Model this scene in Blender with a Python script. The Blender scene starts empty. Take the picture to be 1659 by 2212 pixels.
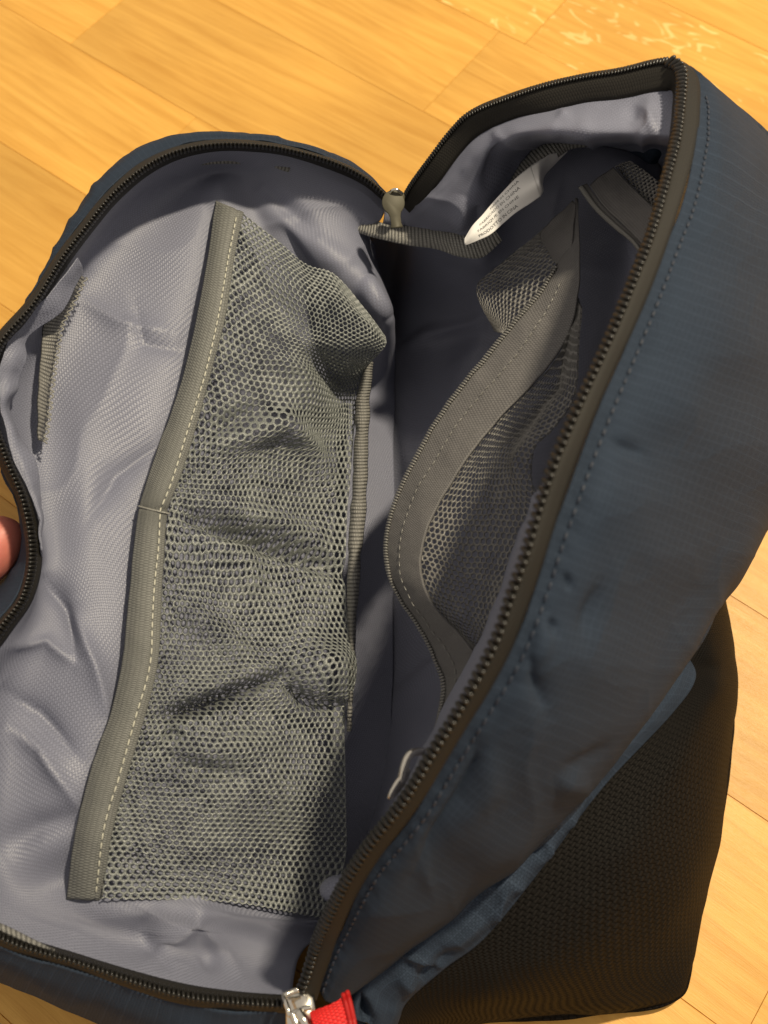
import bpy, math, random
import numpy as np
from mathutils import Vector, Matrix

random.seed(7); rng = np.random.default_rng(11)
SC = bpy.context.scene
COL = SC.collection
R = math.radians

# ------------------------------------------------------------------ camera
TILT = R(25.0)
CAM = np.array([0.0, -0.28, 0.60])
FPX = 2267.0                       # focal length for a 1659 x 2212 frame
cd = bpy.data.cameras.new('camera'); cam = bpy.data.objects.new('camera', cd); COL.objects.link(cam)
cam.location = CAM; cam.rotation_euler = (TILT, 0, 0)
cd.sensor_fit = 'VERTICAL'; cd.sensor_height = 36.0; cd.lens = FPX / 2212.0 * 36.0
cd.clip_start = 0.01; cd.clip_end = 20
cd.dof.use_dof = True; cd.dof.focus_distance = 0.525; cd.dof.aperture_fstop = 10.0
SC.camera = cam

# ------------------------------------------------------------------ world + lamps (a warm ceiling lamp in a dim room)
wd = bpy.data.worlds.new('World'); SC.world = wd; wd.use_nodes = True
bg = wd.node_tree.nodes['Background']
bg.inputs[0].default_value = (1.0, 0.91, 0.80, 1); bg.inputs[1].default_value = 0.52

def area(name, loc, target, power, size, col):
    l = bpy.data.lights.new(name, 'AREA'); l.shape = 'DISK'; l.size = size; l.energy = power; l.color = col
    o = bpy.data.objects.new(name, l); COL.objects.link(o); o.location = loc
    d = Vector(target) - Vector(loc); o.rotation_euler = d.to_track_quat('-Z', 'Y').to_euler()
    return o
area('ceiling_lamp', (0.66, 0.34, 1.80), (0, 0, 0.1), 45.0, 0.10, (1.0, 0.87, 0.64))

SC.view_settings.view_transform = 'Standard'; SC.view_settings.look = 'None'
SC.view_settings.exposure = 0.0; SC.view_settings.gamma = 1.0
SC.render.engine = 'CYCLES'
SC.cycles.use_denoising = True
SC.cycles.max_bounces = 10; SC.cycles.diffuse_bounces = 8; SC.cycles.sample_clamp_indirect = 4.0

# ------------------------------------------------------------------ geometry helpers
_s, _c = math.sin(TILT), math.cos(TILT)
def W(p):
    """(x, y, height): a sight line of the survey photograph met at a height above the floor -> world metres"""
    p = np.asarray(p, float)
    x = (p[..., 0] - 829.5) / FPX; y = (1106.0 - p[..., 1]) / FPX; z = p[..., 2]
    rx = x; ry = _s + _c * y; rz = -_c + _s * y
    k = (z - CAM[2]) / rz
    return np.stack([CAM[0] + rx * k, CAM[1] + ry * k, z + 0 * k], -1)
def unW(P):
    d = P - CAM
    dep = d[..., 1] * _s - d[..., 2] * _c
    up = d[..., 1] * _c + d[..., 2] * _s
    return 829.5 + FPX * d[..., 0] / dep, 1106.0 - FPX * up / dep

def _cr(n, u):
    """Catmull-Rom weights: index matrix and weights for parameters u in 0..1 over n points"""
    u = np.clip(np.asarray(u, float), 0, 1) * (n - 1)
    i = np.minimum(u.astype(int), n - 2); f = u - i
    w = np.stack([-.5*f + f*f - .5*f**3, 1 - 2.5*f*f + 1.5*f**3, .5*f + 2*f*f - 1.5*f**3, -.5*f*f + .5*f**3], -1)
    idx = np.stack([i - 1, i, i + 1, i + 2], -1)
    return idx, w
def _ext(A, axis):
    A = np.moveaxis(A, axis, 0)
    A = np.concatenate([(2*A[0] - A[1])[None], A, (2*A[-1] - A[-2])[None]], 0)
    return np.moveaxis(A, 0, axis)
class Surf:
    """smooth sheet through a grid of control points (rows t, columns s)"""
    def __init__(self, ctrl, disp=None, world=False):
        A = np.asarray(ctrl, float)
        self.P = A if world else W(A)
        self.m, self.n = self.P.shape[:2]
        self.E = _ext(_ext(self.P, 0), 1)
        self.disp = disp
    def base(self, s, t):
        it, wt = _cr(self.m, t); is_, ws = _cr(self.n, s)
        out = np.zeros(np.shape(s) + (3,))
        for a in range(4):
            for b in range(4):
                out += (wt[..., a] * ws[..., b])[..., None] * self.E[it[..., a] + 1, is_[..., b] + 1]
        return out
    def normal(self, s, t, f=None, e=2e-3):
        f = f or self.base
        ds = f(np.clip(s + e, 0, 1), t) - f(np.clip(s - e, 0, 1), t)
        dt = f(s, np.clip(t + e, 0, 1)) - f(s, np.clip(t - e, 0, 1))
        n = np.cross(ds, dt); n /= (np.linalg.norm(n, axis=-1, keepdims=True) + 1e-12)
        v = CAM - f(s, t)
        return n * np.where((n * v).sum(-1, keepdims=True) < 0, -1, 1)
    def __call__(self, s, t, off=0.0):
        s = np.asarray(s, float); t = np.asarray(t, float)
        P = self.base(s, t)
        if self.disp is not None or np.any(off):
            n = self.normal(s, t)
            h = off
            if self.disp is not None:
                x, y = unW(P); h = h + self.disp(x, y, s, t)
            P = P + n * np.asarray(h + 0 * s)[..., None]
        return P
    def size(self):
        g = np.linspace(0, 1, 40); S, T = np.meshgrid(g, g)
        P = self.base(S, T)
        return (np.linalg.norm(np.diff(P, axis=1), axis=-1).sum(1).mean(), np.linalg.norm(np.diff(P, axis=0), axis=-1).sum(0).mean())

# numpy noise
_tab = rng.random((256, 256))
def vnoise(x, y):
    xi = np.floor(x).astype(int); yi = np.floor(y).astype(int); fx = x - xi; fy = y - yi
    fx = fx*fx*fx*(fx*(fx*6-15)+10); fy = fy*fy*fy*(fy*(fy*6-15)+10)
    g = lambda a, b: _tab[a % 256, b % 256]
    return (g(xi, yi)*(1-fx)+g(xi+1, yi)*fx)*(1-fy) + (g(xi, yi+1)*(1-fx)+g(xi+1, yi+1)*fx)*fy
def fbm(x, y, o=4):
    a = 0; k = 1.0; tot = 0
    for i in range(o):
        a = a + k * vnoise(x * 2**i + 17.3*i, y * 2**i + 9.1*i); tot += k; k *= .5
    return a / tot
def crease(x, y):
    """sharp fold lines, 0..1"""
    wx = x + 1.3*fbm(x*.7+5, y*.7, 2); wy = y + 1.3*fbm(x*.7, y*.7+9, 2)
    return (1 - np.abs(2*vnoise(wx, wy) - 1))**3
def ridge(x, y, pts, width, amp, sharp=False):
    """height along a polyline given in picture points, dying out towards its two ends"""
    best = np.full(np.shape(x), 1e9); par = np.zeros(np.shape(x))
    seg = [math.hypot(b[0]-a[0], b[1]-a[1]) for a, b in zip(pts[:-1], pts[1:])]; tot = sum(seg); done = 0.0
    for (x0, y0), (x1, y1), l in zip(pts[:-1], pts[1:], seg):
        dx, dy = x1 - x0, y1 - y0
        k = np.clip(((x - x0)*dx + (y - y0)*dy) / (dx*dx + dy*dy), 0, 1)
        d = np.hypot(x - x0 - k*dx, y - y0 - k*dy); m = d < best
        best = np.where(m, d, best); par = np.where(m, (done + k*l)/tot, par); done += l
    q = best / width
    fade = np.clip(np.sin(np.pi*np.clip(par, .04, .96)), 0, 1)**.7
    return amp * fade * (np.exp(-1.6*np.sqrt(q*q + .008)) if sharp else np.exp(-q*q))
def bump(x, y, cx, cy, rx, ry, amp, ang=0):
    a = R(ang); dx, dy = x - cx, y - cy
    u = (dx*math.cos(a) + dy*math.sin(a))/rx; v = (-dx*math.sin(a) + dy*math.cos(a))/ry
    return amp*np.exp(-(u*u + v*v))

BAG0 = np.array([0.02, -0.08, 0.0])
def empty(name, loc):
    o = bpy.data.objects.new(name, None); COL.objects.link(o); o.location = loc; o.empty_display_size = .02
    return o
def obj(name, verts, faces, mat, parent=None, uv=None, smooth=True, solid=0.0, kind=None, label=None):
    me = bpy.data.meshes.new(name)
    verts = np.asarray(verts, float)
    if parent is not None and parent.get('is_bag'): verts = verts - BAG0
    me.from_pydata(verts.tolist(), [], [tuple(int(i) for i in f) for f in faces])
    if uv is not None:
        l = me.uv_layers.new(name='UVMap')
        li = np.empty(len(me.loops), int); me.loops.foreach_get('vertex_index', li)
        l.data.foreach_set('uv', np.asarray(uv, float)[li].ravel())
    if smooth: me.polygons.foreach_set('use_smooth', [True]*len(me.polygons))
    me.materials.append(mat); me.update()
    o = bpy.data.objects.new(name, me); COL.objects.link(o)
    if parent is not None:
        o.parent = parent
        if parent.get('is_bag'): o['is_bag'] = 1
    if solid:
        m = o.modifiers.new('thickness', 'SOLIDIFY'); m.thickness = solid; m.offset = -1
    if kind: o['kind'] = kind
    if label: o['label'] = label
    return o
def grid_faces(nu, nv, base=0):
    i = np.arange(nv - 1)[:, None]*nu + np.arange(nu - 1)[None]
    i = i.ravel() + base
    return np.stack([i, i + 1, i + nu + 1, i + nu], -1)
def sheet(name, surf, nu, nv, mat, parent, solid=0.0006, off=0.0, uvrot=0, **k):
    g, h = np.linspace(0, 1, nu), np.linspace(0, 1, nv); S, T = np.meshgrid(g, h)
    P = surf(S, T, off).reshape(-1, 3)
    w, l = surf.size(); U = (S*w).ravel(); V = (T*l).ravel()
    a = R(uvrot); uv = np.stack([U*math.cos(a) - V*math.sin(a), U*math.sin(a) + V*math.cos(a)], -1)
    F = grid_faces(nu, nv)
    # thickness goes away from the camera side
    n = np.cross(P[F[:, 1]] - P[F[:, 0]], P[F[:, 3]] - P[F[:, 0]]); c = P[F[:, 0]]
    if ((n*(CAM - c)).sum(-1)).sum() < 0: F = F[:, ::-1]
    return obj(name, P, F, mat, parent, uv, solid=solid, **k)
def net(name, surf, ns, nrow, mat, parent, r=0.66, th=0.00035, jit=0.10, srange=(0, 1), seed=1, **k):
    """knitted net: staggered six-sided meshes of thread with real holes"""
    rg = np.random.default_rng(seed)
    V = []; F = []; n0 = 0
    hh = 1.0/(0.75*nrow + .25)
    ii, jj = np.meshgrid(np.arange(-1, ns), np.arange(nrow)); ii = ii.ravel(); jj = jj.ravel()
    cx = (ii + .5 + .5*(jj % 2))/ns; cy = (jj*.75 + .5)*hh
    ang = np.pi/2 + np.arange(6)*np.pi/3
    ox = np.cos(ang)*(.5/ns)/math.cos(math.pi/6); oy = np.sin(ang)*.5*hh
    keep = (cx > -.2/ns) & (cx < 1 + .2/ns); cx, cy = cx[keep], cy[keep]
    def warp(s, t):
        s2 = s + jit/ns*2*(fbm(s*ns*.5+seed, t*nrow*.4, 2)-.5) + .05*(fbm(s*3+seed, t*9, 2)-.5)*np.sin(np.pi*np.clip(s, 0, 1))
        t2 = t + jit*hh*2*(fbm(s*ns*.5+50+seed, t*nrow*.4, 2)-.5) + .012*(fbm(s*5, t*11+seed, 2)-.5)*np.sin(np.pi*np.clip(t, 0, 1))
        return np.clip(s2, 0, 1), np.clip(t2, 0, 1)
    rr = (r*(1 + .09*rg.standard_normal(len(cx))) * (.72 + .52*fbm(cx*7+seed, cy*16, 3)))[:, None]
    rr = np.clip(rr, .22, .82)
    rings = []
    for sc_, off in ((1.0, th), ((1+rr)/2, th*.75), (rr, -th*.2), (rr*1.04, -th*1.2)):
        s = cx[:, None] + ox[None]*sc_; t = cy[:, None] + oy[None]*sc_
        s, t = warp(s, t)
        rings.append(surf(s, t, off))
    A = np.stack(rings, 1)                      # cells, rings, 6, 3
    nc = len(cx); V = A.reshape(-1, 3)
    b = np.arange(nc)[:, None, None]*24
    q = np.arange(6)[None, None]; q1 = (q + 1) % 6; ring = np.arange(3)[None, :, None]*6
    F = np.stack([b + ring + q, b + ring + q1, b + ring + 6 + q1, b + ring + 6 + q], -1).reshape(-1, 4)
    w, l = surf.size()
    uv = np.zeros((len(V), 2)); 
    x = np.repeat(cx, 24)*w; y = np.repeat(cy, 24)*l; uv[:, 0] = x; uv[:, 1] = y
    return obj(name, V, F, mat, parent, uv, kind='stuff', **k)

def curve(pts, n, world=False):
    """resample a polyline smoothly with even spacing"""
    P = np.asarray(pts, float); P = P if world else W(P)
    E = _ext(P, 0); u = np.linspace(0, 1, 40*len(P)); i, w = _cr(len(P), u)
    Q = sum(w[:, a, None]*E[i[:, a] + 1] for a in range(4))
    L = np.concatenate([[0], np.cumsum(np.linalg.norm(np.diff(Q, axis=0), axis=1))])
    k = np.linspace(0, L[-1], n)
    return np.stack([np.interp(k, L, Q[:, j]) for j in range(3)], -1), L[-1]
def tube(name, pts, rad, mat, parent, seg=8, closed=False, ell=1.0, **k):
    P = np.asarray(pts, float); n = len(P)
    T = np.gradient(P, axis=0); T /= np.linalg.norm(T, axis=1, keepdims=True) + 1e-12
    ref = np.array([0, 0, 1.0]); V = []
    prev = None
    for p, t, r in zip(P, T, np.broadcast_to(rad, (n,))):
        a = np.cross(t, ref if abs(t[2]) < .95 else np.array([1.0, 0, 0])) if prev is None else prev - t*(prev@t)
        a /= np.linalg.norm(a); prev = a; b = np.cross(t, a)
        for q in range(seg):
            g = 2*math.pi*q/seg; V.append(p + r*(a*math.cos(g) + b*math.sin(g)*ell))
    F = [(i*seg + q, i*seg + (q+1) % seg, (i+1)*seg + (q+1) % seg, (i+1)*seg + q) for i in range(n-1) for q in range(seg)]
    if closed: F += [((n-1)*seg + q, (n-1)*seg + (q+1) % seg, (q+1) % seg, q) for q in range(seg)]
    else: F += [tuple(range(seg))[::-1], tuple((n-1)*seg + q for q in range(seg))]
    if name is None: return V, F
    return obj(name, V, F, mat, parent, **k)

_ca = np.linspace(0, 2*np.pi, 8, endpoint=False)
def pills(name, pos, ax, nrm, half, wid, hgt, mat, parent, **k):
    """many small rounded capsules joined (zip teeth, stitches): pos, long axis, up"""
    pos = np.asarray(pos); ax = ax/np.linalg.norm(ax, axis=1, keepdims=True)
    b = np.cross(nrm, ax); b /= np.linalg.norm(b, axis=1, keepdims=True) + 1e-12; up = np.cross(ax, b)
    V = []
    prof = [(-1, .0), (-.92, .55), (-.6, 1), (.6, 1), (.92, .55), (1, .0)]
    for a, r in prof:
        for g in _ca[:6] if False else np.linspace(0, 2*np.pi, 6, endpoint=False):
            V.append(pos + ax*(a*half) + b*(r*wid*math.cos(g)) + up*(r*hgt*math.sin(g)))
    V = np.stack(V, 1); n = len(pos); m = V.shape[1]
    f = [(i*6 + q, i*6 + (q+1) % 6, (i+1)*6 + (q+1) % 6, (i+1)*6 + q) for i in range(len(prof)-1) for q in range(6)]
    F = (np.arange(n)[:, None, None]*m + np.array(f)[None]).reshape(-1, 4)
    return obj(name, V.reshape(-1, 3), F, mat, parent, kind='stuff', **k)

# ------------------------------------------------------------------ materials
def mat(name):
    m = bpy.data.materials.new(name); m.use_nodes = True
    nt = m.node_tree; b = nt.nodes['Principled BSDF']
    return m, nt, b
def N(nt, t, **kw):
    n = nt.nodes.new(t)
    for k, v in kw.items():
        if k.startswith('i_'): n.inputs[int(k[2:]) if k[2:].isdigit() else k[2:]].default_value = v
        else: setattr(n, k, v)
    return n
def math_(nt, op, a, b=None, c=None):
    n = nt.nodes.new('ShaderNodeMath'); n.operation = op
    for i, v in enumerate((a, b, c)):
        if v is None: continue
        if isinstance(v, (int, float)): n.inputs[i].default_value = v
        else: nt.links.new(v, n.inputs[i])
    return n.outputs[0]
def mixcol(nt, f, a, b):
    n = nt.nodes.new('ShaderNodeMix'); n.data_type = 'RGBA'
    for s, v in ((0, f), (6, a), (7, b)):
        if isinstance(v, (int, float)): n.inputs[s].default_value = v
        elif isinstance(v, tuple): n.inputs[s].default_value = v + (1,) if len(v) == 3 else v
        else: nt.links.new(v, n.inputs[s])
    return n.outputs[2]
def woven(name, col, pitch, rough=.5, bumpd=.0002, contrast=.25, spec=.5, sheen=0.0, var=.12, ratio=1.0, coarse=0.0, speck=0.0, rip=0.0):
    """plain weave: yarns over and under, in metres of cloth"""
    m, nt, b = mat(name); L = nt.links.new
    uv = N(nt, 'ShaderNodeUVMap'); sep = N(nt, 'ShaderNodeSeparateXYZ')
    wn = N(nt, 'ShaderNodeTexNoise', i_Scale=170.0, i_Detail=2.0); L(uv.outputs[0], wn.inputs[0])
    wv = N(nt, 'ShaderNodeVectorMath', operation='SUBTRACT'); L(wn.outputs['Color'], wv.inputs[0]); wv.inputs[1].default_value = (.5, .5, .5)
    ws = N(nt, 'ShaderNodeVectorMath', operation='SCALE'); L(wv.outputs[0], ws.inputs[0]); ws.inputs['Scale'].default_value = pitch*.7
    wa = N(nt, 'ShaderNodeVectorMath', operation='ADD'); L(uv.outputs[0], wa.inputs[0]); L(ws.outputs[0], wa.inputs[1]); L(wa.outputs[0], sep.inputs[0])
    u = math_(nt, 'MULTIPLY', sep.outputs[0], 1/pitch); v = math_(nt, 'MULTIPLY', sep.outputs[1], 1/(pitch*ratio))
    su = math_(nt, 'ABSOLUTE', math_(nt, 'SINE', math_(nt, 'MULTIPLY', u, math.pi)))
    sv = math_(nt, 'ABSOLUTE', math_(nt, 'SINE', math_(nt, 'MULTIPLY', v, math.pi)))
    par = math_(nt, 'MODULO', math_(nt, 'ADD', math_(nt, 'FLOOR', u), math_(nt, 'FLOOR', v)), 2.0)
    par = math_(nt, 'ABSOLUTE', par)
    over = math_(nt, 'MULTIPLY', par, su); under = math_(nt, 'MULTIPLY', math_(nt, 'SUBTRACT', 1.0, par), sv)
    h = math_(nt, 'ADD', over, under)
    nz = N(nt, 'ShaderNodeTexNoise', i_Scale=28.0, i_Detail=4.0); L(uv.outputs[0], nz.inputs[0])
    nf = N(nt, 'ShaderNodeTexNoise', i_Scale=900.0, i_Detail=2.0); L(uv.outputs[0], nf.inputs[0])
    tone = math_(nt, 'ADD', math_(nt, 'MULTIPLY', math_(nt, 'SUBTRACT', h, .6), contrast), math_(nt, 'MULTIPLY', math_(nt, 'SUBTRACT', nz.outputs[0], .5), var*2))
    tone = math_(nt, 'ADD', tone, math_(nt, 'MULTIPLY', math_(nt, 'SUBTRACT', nf.outputs[0], .5), contrast))
    tone = math_(nt, 'ADD', tone, math_(nt, 'MULTIPLY', math_(nt, 'SUBTRACT', par, .5), contrast*.5))
    if rip:
        ru = math_(nt, 'LESS_THAN', math_(nt, 'FRACT', math_(nt, 'MULTIPLY', sep.outputs[0], 1/rip)), .14)
        rv = math_(nt, 'LESS_THAN', math_(nt, 'FRACT', math_(nt, 'MULTIPLY', sep.outputs[1], 1/rip)), .14)
        rg_ = math_(nt, 'MAXIMUM', ru, rv); tone = math_(nt, 'ADD', tone, math_(nt, 'MULTIPLY', rg_, .22)); h = math_(nt, 'ADD', h, rg_)
    c = N(nt, 'ShaderNodeVectorMath', operation='SCALE'); c.inputs[0].default_value = col; L(math_(nt, 'ADD', tone, 1.0), c.inputs['Scale'])
    L(c.outputs[0], b.inputs['Base Color'])
    if speck:
        vo = N(nt, 'ShaderNodeTexNoise', i_Scale=1/pitch*.5, i_Detail=1.0); L(uv.outputs[0], vo.inputs[0])
        sp = math_(nt, 'MULTIPLY', math_(nt, 'GREATER_THAN', vo.outputs[0], .68), speck)
        L(mixcol(nt, sp, c.outputs[0], (.35, .33, .29)), b.inputs['Base Color'])
    b.inputs['Roughness'].default_value = rough; b.inputs['Specular IOR Level'].default_value = spec
    b.inputs['Sheen Weight'].default_value = sheen; b.inputs['Sheen Roughness'].default_value = .4
    bp = N(nt, 'ShaderNodeBump', i_Strength=1.0, i_Distance=bumpd); L(math_(nt, 'ADD', h, math_(nt, 'MULTIPLY', nf.outputs[0], .5)), bp.inputs['Height'])
    L(bp.outputs[0], b.inputs['Normal'])
    return m
def ribbed(name, col, pitch, across=.0022, rough=.6, bumpd=.0003, contrast=.5, axis=1, brick=.5):
    """grosgrain / elastic: ribs across the length (UV v), fine knit columns"""
    m, nt, b = mat(name); L = nt.links.new
    uv = N(nt, 'ShaderNodeUVMap'); sep = N(nt, 'ShaderNodeSeparateXYZ'); L(uv.outputs[0], sep.inputs[0])
    a_, c_ = (sep.outputs[1], sep.outputs[0]) if axis == 1 else (sep.outputs[0], sep.outputs[1])
    colm = math_(nt, 'MULTIPLY', c_, 1/across)
    sh = math_(nt, 'MULTIPLY', math_(nt, 'MODULO', math_(nt, 'FLOOR', colm), 2.0), brick)
    r = math_(nt, 'ABSOLUTE', math_(nt, 'SINE', math_(nt, 'MULTIPLY', math_(nt, 'ADD', math_(nt, 'MULTIPLY', a_, 1/pitch), sh), math.pi)))
    q = math_(nt, 'ABSOLUTE', math_(nt, 'SINE', math_(nt, 'MULTIPLY', colm, math.pi)))
    h = math_(nt, 'MULTIPLY', r, math_(nt, 'ADD', math_(nt, 'MULTIPLY', q, .5), .5))
    nz = N(nt, 'ShaderNodeTexNoise', i_Scale=700.0, i_Detail=3.0); L(uv.outputs[0], nz.inputs[0])
    tone = math_(nt, 'ADD', math_(nt, 'MULTIPLY', math_(nt, 'SUBTRACT', h, .5), contrast), math_(nt, 'MULTIPLY', math_(nt, 'SUBTRACT', nz.outputs[0], .5), .5))
    c = N(nt, 'ShaderNodeVectorMath', operation='SCALE'); c.inputs[0].default_value = col; L(math_(nt, 'ADD', tone, 1.0), c.inputs['Scale'])
    L(c.outputs[0], b.inputs['Base Color'])
    b.inputs['Roughness'].default_value = rough; b.inputs['Specular IOR Level'].default_value = .4
    bp = N(nt, 'ShaderNodeBump', i_Strength=1.0, i_Distance=bumpd); L(h, bp.inputs['Height']); L(bp.outputs[0], b.inputs['Normal'])
    return m
def plain(name, col, rough=.5, metal=0.0, spec=.5, noise=.0, nscale=400.0, bumpd=0.0, sss=0.0):
    m, nt, b = mat(name); L = nt.links.new
    b.inputs['Roughness'].default_value = rough; b.inputs['Metallic'].default_value = metal; b.inputs['Specular IOR Level'].default_value = spec
    tc = N(nt, 'ShaderNodeTexCoord'); nz = N(nt, 'ShaderNodeTexNoise', i_Scale=nscale, i_Detail=4.0); L(tc.outputs['Object'], nz.inputs[0])
    c = N(nt, 'ShaderNodeVectorMath', operation='SCALE'); c.inputs[0].default_value = col
    L(math_(nt, 'ADD', math_(nt, 'MULTIPLY', math_(nt, 'SUBTRACT', nz.outputs[0], .5), noise*2), 1.0), c.inputs['Scale'])
    L(c.outputs[0], b.inputs['Base Color'])
    if bumpd:
        bp = N(nt, 'ShaderNodeBump', i_Strength=1.0, i_Distance=bumpd); L(nz.outputs[0], bp.inputs['Height']); L(bp.outputs[0], b.inputs['Normal'])
    if sss:
        b.inputs['Subsurface Weight'].default_value = sss; b.inputs['Subsurface Radius'].default_value = (.006, .002, .001); b.inputs['Subsurface Scale'].default_value = 1.0
    return m
LIN = (0.172, 0.180, 0.238)
M_lin  = woven('lining_nylon', LIN, .00108, rough=.47, bumpd=.00010, contrast=.30, spec=.5, var=.05)
M_navy = woven('navy_nylon', (.0275, .0375, .056), .0009, rough=.7, bumpd=.00008, contrast=.45, spec=.05, var=.10, rip=.0045)
M_black = woven('black_polyester', (.0085, .0075, .0066), .0018, rough=.65, bumpd=.0003, contrast=1.0, spec=.06, var=.2)
M_tape = ribbed('zip_tape', (.0105, .0085, .0055), .0014, across=.0012, rough=.7, bumpd=.00012)
M_tooth = plain('zip_coil', (.009, .0078, .0058), rough=.33, spec=.5)
M_net  = plain('net_thread', (.165, .176, .168), rough=.34, spec=.8, noise=1.3, nscale=1900.0, bumpd=.0003)  # strong colour noise paints thread glints into the base colour
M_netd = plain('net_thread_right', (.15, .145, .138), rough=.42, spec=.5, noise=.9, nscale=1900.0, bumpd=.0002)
M_elas = ribbed('elastic_knit', (.138, .139, .130), .0011, across=.0021, rough=.55, bumpd=.00022)
M_gros = ribbed('grosgrain', (.19, .185, .172), .0019, across=.0011, rough=.42, bumpd=.0006, contrast=1.1, brick=0.0)
M_ztap = ribbed('grey_zip_tape', (.118, .113, .112), .0010, across=.0010, rough=.6, bumpd=.00018, contrast=.6)
M_gcoil = plain('grey_coil', (.16, .155, .145), rough=.3, spec=.6)
M_thr  = plain('cream_thread', (.42, .41, .34), rough=.5, noise=.2)
M_thn  = plain('navy_thread', (.018, .024, .040), rough=.55)
M_gthr = plain('grey_thread', (.23, .225, .205), rough=.45, noise=.2)
M_metal = plain('nickel', (.72, .68, .60), rough=.16, metal=1.0, noise=.08, nscale=90)
M_metd = plain('dull_nickel', (.075, .068, .045), rough=.6, metal=.2, noise=.15, nscale=120)  # darker, rougher and less metallic than the other nickel
M_red = ribbed('red_webbing', (.62, .012, .010), .0016, across=.0014, rough=.55, bumpd=.0003, contrast=.7)
M_label = plain('label_satin', (.82, .80, .77), rough=.5, noise=.03)
M_ink = plain('label_ink', (.12, .12, .12), rough=.7)
M_skin = plain('skin', (.58, .185, .14), rough=.5, noise=.12, nscale=130, bumpd=.0003, sss=.25)

def oak():
    m, nt, b = mat('oak_lacquer'); L = nt.links.new
    uv = N(nt, 'ShaderNodeUVMap'); oi = N(nt, 'ShaderNodeObjectInfo')
    mp = N(nt, 'ShaderNodeMapping'); mp.inputs['Scale'].default_value = (1.0, 14.0, 1.0); L(uv.outputs[0], mp.inputs[0])
    n1 = N(nt, 'ShaderNodeTexNoise', i_Scale=9.0, i_Detail=6.0, i_Roughness=.6, i_Distortion=.6); L(mp.outputs[0], n1.inputs[0])
    mp2 = N(nt, 'ShaderNodeMapping'); mp2.inputs['Scale'].default_value = (1.0, 26.0, 1.0); L(uv.outputs[0], mp2.inputs[0])
    n2 = N(nt, 'ShaderNodeTexNoise', i_Scale=42.0, i_Detail=4.0, i_Roughness=.7); L(mp2.outputs[0], n2.inputs[0])
    n3 = N(nt, 'ShaderNodeTexNoise', i_Scale=7.0, i_Detail=2.0); L(uv.outputs[0], n3.inputs[0])
    # pale medullary flecks, only in some boards
    mp4 = N(nt, 'ShaderNodeMapping'); mp4.inputs['Scale'].default_value = (26.0, 60.0, 1.0); mp4.inputs['Rotation'].default_value = (0, 0, .7); L(uv.outputs[0], mp4.inputs[0])
    n4 = N(nt, 'ShaderNodeTexNoise', i_Scale=1.0, i_Detail=2.0, i_Distortion=1.6); L(mp4.outputs[0], n4.inputs[0])
    fl = N(nt, 'ShaderNodeMapRange'); fl.inputs[1].default_value = .61; fl.inputs[2].default_value = .66; L(n4.outputs[0], fl.inputs[0])
    at = N(nt, 'ShaderNodeAttribute', attribute_type='OBJECT', attribute_name='fleck')
    flk = math_(nt, 'MULTIPLY', fl.outputs[0], at.outputs['Fac'])
    g = N(nt, 'ShaderNodeMapRange'); g.inputs[1].default_value = .32; g.inputs[2].default_value = .68; L(n1.outputs[0], g.inputs[0])
    c = mixcol(nt, g.outputs[0], (.570, .282, .046), (.715, .392, .082))
    p = N(nt, 'ShaderNodeMapRange'); p.inputs[1].default_value = .60; p.inputs[2].default_value = .74; L(n2.outputs[0], p.inputs[0])
    c = mixcol(nt, math_(nt, 'MULTIPLY', p.outputs[0], .42), c, (.33, .145, .038))
    c = mixcol(nt, math_(nt, 'MULTIPLY', flk, .5), c, (.90, .66, .26))
    hue = math_(nt, 'ADD', math_(nt, 'MULTIPLY', math_(nt, 'SUBTRACT', oi.outputs['Random'], .5), .22), math_(nt, 'MULTIPLY', math_(nt, 'SUBTRACT', n3.outputs[0], .5), .5))
    s = N(nt, 'ShaderNodeVectorMath', operation='SCALE'); L(c, s.inputs[0]); L(math_(nt, 'ADD', hue, 1.0), s.inputs['Scale'])
    L(s.outputs[0], b.inputs['Base Color'])
    b.inputs['Roughness'].default_value = .42; b.inputs['Specular IOR Level'].default_value = .4
    bp = N(nt, 'ShaderNodeBump', i_Strength=.5, i_Distance=.0004); L(n2.outputs[0], bp.inputs['Height']); L(bp.outputs[0], b.inputs['Normal'])
    return m
M_oak = oak()
M_gap = plain('floor_gap', (.36, .17, .045), rough=.8)

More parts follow.
